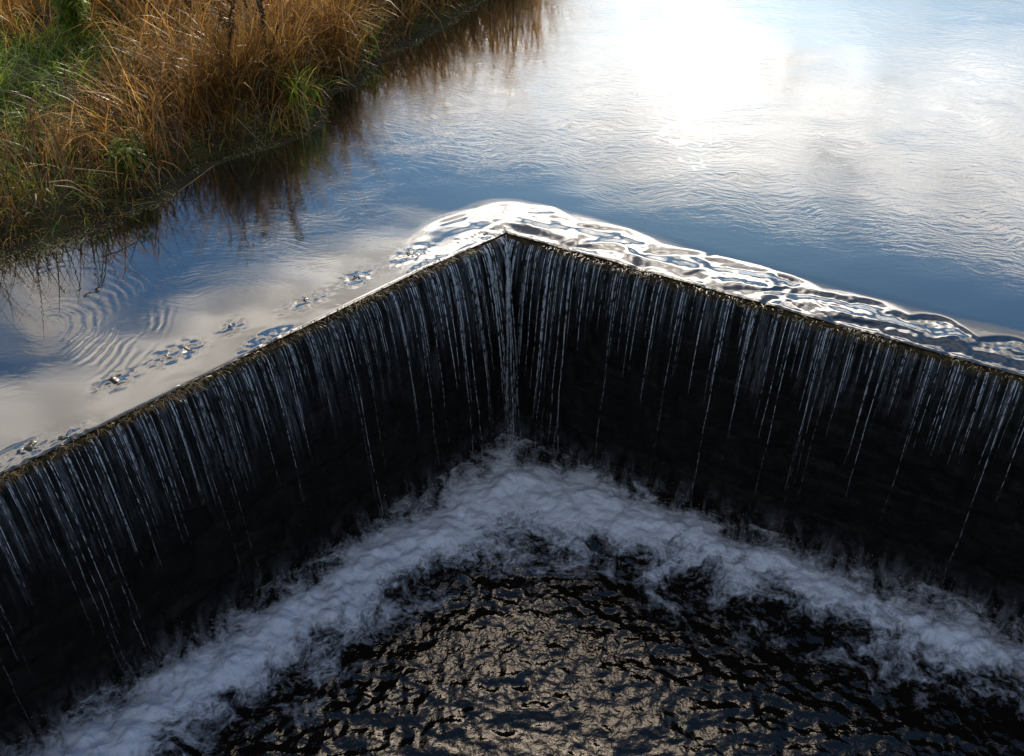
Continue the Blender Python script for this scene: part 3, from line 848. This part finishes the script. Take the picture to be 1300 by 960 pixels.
def weed(px, py, h, label, seed):
    g = at(px, py); r = np.random.default_rng(seed)
    gz = float(ground_z(np.array([g[0]]), np.array([g[1]]))[0])
    root = empty('dock_plant', (g[0], g[1], gz - .03)); tag(root, label, 'dead weed', 'dark dead weed stems standing in the grass')
    tt = np.linspace(0, 1, 12); bx, by = r.normal(0, .12, 2)
    st = np.stack([bx * tt ** 2 * h, by * tt ** 2 * h, tt * h], -1)
    parts = [tube(st, .007 * (1 - .6 * tt))]; heads = []
    for k in range(9):
        f = .35 + .62 * k / 9; i0 = int(f * 11); a = r.uniform(0, 6.28); ln = .28 * (1.15 - f) + .08
        u = np.linspace(0, 1, 6)
        br = st[i0] + np.stack([np.cos(a) * u * ln * .45, np.sin(a) * u * ln * .45, u * ln], -1)
        parts.append(tube(br, .003)); 
        u2 = r.uniform(.15, 1, 80) * 5; heads.append(np.stack([np.interp(u2, np.arange(6), br[:, q_]) for q_ in range(3)], -1) + r.normal(0, .008, (80, 3)))
    u2 = r.uniform(.6, 1, 120) * 11; heads.append(np.stack([np.interp(u2, np.arange(12), st[:, q_]) for q_ in range(3)], -1) + r.normal(0, .010, (120, 3)))
    V, Q = merge(parts); link('stem', quads_mesh('stem', V, Q), M_DARKSTEM, root)
    for S_ in heads:
        S_ = np.array(S_); n = len(S_); e1 = r.normal(0, 1, (n, 3)); e1 /= np.linalg.norm(e1, axis=1)[:, None]; e2 = np.cross(e1, r.normal(0, 1, (n, 3))); e2 /= np.linalg.norm(e2, axis=1)[:, None]
        sz = r.uniform(.005, .010, (n, 1))
        V = np.stack([S_ - e1 * sz, S_ - e2 * sz, S_ + e1 * sz, S_ + e2 * sz], 1).reshape(-1, 3)
        link('seed_head', quads_mesh('seed_head', V, np.arange(n * 4).reshape(-1, 4)), M_DARKSTEM, root)
weed(212, 70, 1.35, 'dark brown dead weed, the one leaning farthest left behind the tall orange grass', 1)
weed(258, 92, 1.25, 'dark brown dead weed in the orange grass right of the leafy green plant', 2)
weed(292, 80, 1.50, 'tall dark dead weed with branching seed heads, middle of the row', 3)
weed(330, 100, 1.30, 'dark dead weed close to the waterside edge of the orange grass', 4)
weed(372, 82, 1.45, 'dark dead weed above the shaded notch of the bank', 5)
weed(300, 165, 1.10, 'short dark dead weed just behind the shoreline', 6)
weed(352, 150, 1.20, 'dark dead weed beside the bright green reed tuft', 7)

def leafy_plant(px, py, h, n, label, seed):
    g = at(px, py); r = np.random.default_rng(seed)
    gz = float(ground_z(np.array([g[0]]), np.array([g[1]]))[0])
    root = empty('leafy_plant', (g[0], g[1], gz - .03)); tag(root, label, 'plant')
    parts = []; LV = []; LC = []
    for k in range(n):
        a = r.uniform(0, 6.28); sp = r.uniform(.02, .20); hh = h * r.uniform(.7, 1)
        u = np.linspace(0, 1, 8)
        st = np.stack([np.cos(a) * sp * (.4 + u), np.sin(a) * sp * (.4 + u), u * hh], -1)
        parts.append(tube(st, .004 * (1 - .5 * u)))
        for q_ in range(46):
            f = r.uniform(.2, 1.0); p0 = st[0] + (st[-1] - st[0]) * f; b = r.uniform(0, 6.28); l = r.uniform(.05, .11) * (1.25 - .5 * f); dn = r.uniform(-.5, .35)
            d0 = np.array([np.cos(b), np.sin(b), dn]); sd0 = np.array([-np.sin(b), np.cos(b), 0]) * l * .17
            LV += [p0, p0 + d0 * l * .5 + sd0, p0 + d0 * l + np.array([0, 0, -l * .2]), p0 + d0 * l * .5 - sd0]
            cc = np.array([.16, .28, .03]) * r.uniform(.6, 1.3) + np.array([.08, .05, 0]) * r.uniform(0, 1); LC += [cc] * 4
    V, Q = merge(parts); link('stem', quads_mesh('stem', V, Q), M_STALK, root)
    m_ = quads_mesh('leaves', np.array(LV), np.arange(len(LV)).reshape(-1, 4)); cattr(m_, 'tint', np.array(LC)); link('leaves', m_, M_GRASS, root)
leafy_plant(112, 84, 1.15, 26, 'bright yellow green leafy bush standing above the lower green grass', 11)
leafy_plant(165, 235, .30, 10, 'low dark green leafy plant at the foot of the bank', 12)

def reed_tuft(px, py, n, h, label, seed, palette):
    g = at(px, py); r = np.random.default_rng(seed)
    gz = float(ground_z(np.array([g[0]]), np.array([g[1]]))[0])
    P = r.normal(0, .07, (n, 2)); base = np.stack([P[:, 0], P[:, 1], np.zeros(n)], -1)
    V, Q, C = blades(base, r.uniform(.5, 1, n) * h, r.uniform(0, 6.28, n), np.abs(r.normal(.2, .15, n)), r.uniform(.3, 1.5, n), r.uniform(.012, .022, n), palette[r.integers(0, len(palette), n)] * r.uniform(.8, 1.4, (n, 1)), K=8, tipw=.05)
    m_ = quads_mesh('reed_tuft', V, Q); cattr(m_, 'tint', C)
    o = link('reed_tuft', m_, M_GRASS); o.location = (g[0], g[1], max(gz, 0) - .02); tag(o, label, 'reed tuft')
reed_tuft(386, 152, 42, .62, 'bright green reed tuft on the point of the bank nearest the open water', 21, grn_pal * 1.2)
reed_tuft(372, 168, 26, .45, 'smaller yellow green tuft just below the green reeds on the point', 22, np.array([[.28, .30, .05], [.36, .30, .08]]))
reed_tuft(468, 74, 22, .75, 'thin green reeds at the water edge near the top of the bank', 23, grn_pal)
reed_tuft(178, 240, 30, .34, 'dark green leafy tuft low on the bank beside the drooping stalks', 24, grn_pal * .8)
reed_tuft(305, 120, 14, .80, 'few green blades standing in the middle of the orange grass', 25, grn_pal)
reed_tuft(20, 268, 34, .40, 'shaded green tuft at the left edge of the bank', 26, grn_pal * .7)

def stalk(pts, r0, label, mat=M_STALK):
    P = np.array([list(at(a, b, z)) for a, b, z in pts]); o0 = P[0].copy(); P = P - o0
    n = len(P); tt = np.linspace(0, n - 1, 24)
    # smooth the bend
    C = np.stack([np.interp(tt, np.arange(n), P[:, k]) for k in range(3)], -1)
    for _ in range(6): C[1:-1] = (C[:-2] + C[1:-1] * 2 + C[2:]) / 4
    V, Q = tube(C, r0 * (1 - .5 * np.linspace(0, 1, 24)))
    o = link('fallen_stalk', quads_mesh('fallen_stalk', V, Q), mat, None, True); o.location = o0
    tag(o, label, 'fallen stalk', 'loose stalks along the bank')
stalk([(45, 246, .42), (46, 258, .40), (38, 278, .18), (34, 292, .03)], .006, 'pale drooping stalk farthest left above the waterline')
stalk([(58, 240, .45), (66, 246, .42), (72, 266, .20), (64, 288, .02)], .006, 'pale bent stalk arching down beside the leftmost one')
stalk([(70, 236, .48), (95, 238, .44), (118, 254, .22), (136, 276, .02)], .006, 'pale stalk arching right down to the water')
stalk([(62, 232, .50), (88, 228, .48), (112, 244, .25), (122, 268, .03)], .005, 'thin pale stalk arching over the shaded foot of the bank')
stalk([(92, 214, .40), (125, 217, .36), (158, 221, .30)], .005, 'long straight pale stalk lying across the low green plants')
stalk([(226, 244, .04), (248, 228, .10), (272, 210, .16)], .006, 'brown stalk leaning out from the bank over the water')
stalk([(130, 252, .05), (160, 262, .01), (196, 256, .03)], .005, 'short grey stalk floating at the foot of the bank')
stalk([(300, 150, .30), (322, 172, .12), (338, 186, .02)], .005, 'brown stalk hanging down to the water by the shaded notch')

def stone(px, py, sx, sy, sz, rise, label, seed):
    g = at(px, py); r = np.random.default_rng(seed)
    bmx = bmesh.new(); bmesh.ops.create_icosphere(bmx, subdivisions=4, radius=1)
    k1, k2 = r.uniform(0, 50, 2)
    for v in bmx.verts:
        p = v.co.copy()
        f = 1 + .35 * float(pnoise(p.x * 1.3 + k1, p.y * 1.3 + p.z, 5)) + .12 * float(pnoise(p.x * 4 + k2, p.z * 4 + p.y * 2, 6))
        v.co = Vector((p.x * sx * f, p.y * sy * f, p.z * sz * f))
    m_ = bpy.data.meshes.new('stone'); bmx.to_mesh(m_); bmx.free()
    o = link('stone', m_, M_STONE, None, True); o.location = (g[0], g[1], rise - sz); o.rotation_euler.z = r.uniform(0, 6.28)
    tag(o, label, 'stone', 'small stones lying on the left crest')
for args in [
    (38, 566, .07, .04, .05, .012, 'dark stone at the left edge of the picture, lowest on the left crest'),
    (80, 556, .06, .03, .04, .008, 'flat dark stone beside the debris on the lower left crest'),
    (145, 482, .055, .04, .04, .012, 'round wet stone breaking the pale water, left of the twin stones'),
    (210, 452, .045, .025, .04, .006, 'left one of the twin flat stones in the pale water'),
    (236, 442, .05, .025, .04, .004, 'right one of the twin flat stones in the pale water'),
    (292, 414, .05, .025, .04, .005, 'narrow dark stone midway along the left arm'),
    (388, 380, .04, .03, .03, .006, 'small stone close behind the crest edge above the middle strands'),
    (452, 352, .05, .025, .03, .005, 'small dark stone among the glitter near the middle of the left arm'),
    (520, 322, .06, .028, .03, .006, 'dark stone on the left arm nearest the corner'),
]: stone(*args, seed=int(args[0]))

# debris caught on the crest
def crest_debris(dv, nv, L, label, seed, dens):
    r = np.random.default_rng(seed); n = int(L * dens * 2)
    run = r.uniform(0.05, 1, n) * L; k = r.uniform(-.4, .5, n) < pnoise(run * 3, run * 0, seed); run = run[k]; n = len(run)
    s_ = r.uniform(-.046, .012, n)
    base = np.stack([APEX[0] + dv[0] * run + nv[0] * s_, APEX[1] + dv[1] * run + nv[1] * s_, np.array([lip_z(1 if dv[0] > 0 else -1, q0) for q0 in run]) + r.uniform(-.03, .004, n)], -1)
    ld = math.atan2(-nv[1], -nv[0]) + r.normal(0, .7, n)
    c = np.array([[.12, .08, .035], [.07, .06, .02], [.20, .14, .06]])[r.integers(0, 3, n)]
    big = (pnoise(run * 1.7, run * 0, seed + 4) > .22)
    V, Q, C = blades(base, r.uniform(.03, .09, n) * np.where(big, 1.5, 1), ld, r.uniform(.8, 1.3, n), r.uniform(.3, 1.4, n), r.uniform(.003, .007, n), c, K=5)
    m_ = quads_mesh('crest_moss', V, Q); cattr(m_, 'tint', C)
    tag(link('crest_moss', m_, M_GRASS), label, 'moss', kind='stuff')
crest_debris(dl, nl, LL, 'brown moss and straw caught along the left crest edge', 31, 420)
crest_debris(dr, nr, LR, 'brown moss and straw caught along the right crest edge', 32, 300)

# spray over the foot of the falls
def spray(n, seed):
    r = np.random.default_rng(seed)
    bmx = bmesh.new(); bmesh.ops.create_icosphere(bmx, subdivisions=1, radius=1)
    bv = np.array([v.co[:] for v in bmx.verts]); bf = np.array([[v.index for v in f.verts] for f in bmx.faces]); bmx.free()
    left = r.uniform(0, 1, n) < .5; run = r.uniform(0, 1, n) ** 1.4 * 5.5
    dv = np.where(left[:, None], dl, dr); nv = np.where(left[:, None], nl, nr)
    out = np.clip(r.normal(.36, .13, n), .05, 1.2); half = math.acos(float(np.clip(dl @ dr, -1, 1))) / 2
    run = np.maximum(run, out / math.tan(half))
    h = r.exponential(.09, n) + .02
    P = np.concatenate([APEX + dv * run[:, None] - nv * out[:, None], (ZP + h)[:, None]], 1)
    sz = r.uniform(.001, .0026, n); st = r.uniform(1, 3.2, n)
    V = P[:, None] + bv[None] * sz[:, None, None] * np.stack([np.ones(n), np.ones(n), st], -1)[:, None]
    Fc = (bf[None] + (np.arange(n) * len(bv))[:, None, None]).reshape(-1, 3)
    m_ = bpy.data.meshes.new('spray'); m_.vertices.add(n * len(bv)); m_.vertices.foreach_set('co', V.astype(np.float32).ravel())
    m_.loops.add(Fc.size); m_.loops.foreach_set('vertex_index', Fc.astype(np.int32).ravel()); m_.polygons.add(len(Fc))
    m_.polygons.foreach_set('loop_start', np.arange(0, Fc.size, 3, dtype=np.int32)); m_.polygons.foreach_set('loop_total', np.full(len(Fc), 3, dtype=np.int32)); m_.update(calc_edges=True)
    fattr(m_, 'fade', np.full(n * len(bv), .9))
    tag(link('spray', m_, M_STR), 'fine droplets of spray thrown up where the falling water lands', 'spray', kind='stuff')
spray(9000, 77)

# ------------------------------------------------------------------ trees up the left bank, mirrored in the water
def tree(x, y, h, label, seed, leaves):
    r = np.random.default_rng(seed)
    gz = float(ground_z(np.array([float(x)]), np.array([float(y)]))[0])
    root = empty('tree', (x, y, gz - .1)); tag(root, label, 'tree', 'trees on the far left bank')
    parts = []; tips = []
    def grow(p, d, ln, rad, lev):
        n = 7; pts = [p]
        for k in range(n - 1):
            d = d + r.normal(0, .09, 3) + np.array([0, 0, .03]); d /= np.linalg.norm(d); pts.append(pts[-1] + d * ln / (n - 1))
        pts = np.array(pts); parts.append(tube(pts, rad * np.linspace(1, .55, n), K=7 if lev < 2 else 4))
        if lev >= 4:
            tips.append(pts); return
        for k in range(4 if lev else 6):
            f = r.uniform(.35, 1.0); i0 = int(f * (n - 1)); a = r.normal(0, 1, 3); nd = d + a * .55; nd[2] = abs(nd[2]) * .8 + .1; nd /= np.linalg.norm(nd)
            grow(pts[i0], nd, ln * r.uniform(.5, .72), rad * .5, lev + 1)
    grow(np.zeros(3), np.array([0, 0, 1.0]), h * .42, h * .022, 0)
    V, Q = merge(parts); link('trunk', quads_mesh('trunk', V, Q), M_BARK, root)
    T = np.concatenate(tips); T = T[r.integers(0, len(T), leaves)] + r.normal(0, .09, (leaves, 3))
    e1 = r.normal(0, 1, (leaves, 3)); e1 /= np.linalg.norm(e1, axis=1)[:, None]; e2 = np.cross(e1, r.normal(0, 1, (leaves, 3))); e2 /= np.linalg.norm(e2, axis=1)[:, None]
    sz = r.uniform(.02, .05, (leaves, 1))
    V = np.stack([T - e1 * sz, T - e2 * sz * .5, T + e1 * sz, T + e2 * sz * .5], 1).reshape(-1, 3)
    m_ = quads_mesh('crown', V, np.arange(leaves * 4).reshape(-1, 4)); cattr(m_, 'tint', np.repeat(np.array([[.16, .12, .03], [.10, .11, .03], [.22, .12, .03]])[r.integers(0, 3, leaves)], 4, 0))
    link('crown', m_, M_GRASS, root)
tree(.9, 24.5, 6.6, 'slender half bare tree whose trunk is mirrored at the top of the water', 41, 1800)
tree(-1.6, 21.0, 5.2, 'low bushy tree mirrored beside the reeds at the top of the water', 42, 5000)
tree(-4.5, 23.0, 6.0, 'broad tree farther back on the left bank', 43, 6000)
tree(-8.5, 20.0, 6.5, 'leafy tree farthest left on the bank', 44, 6000)
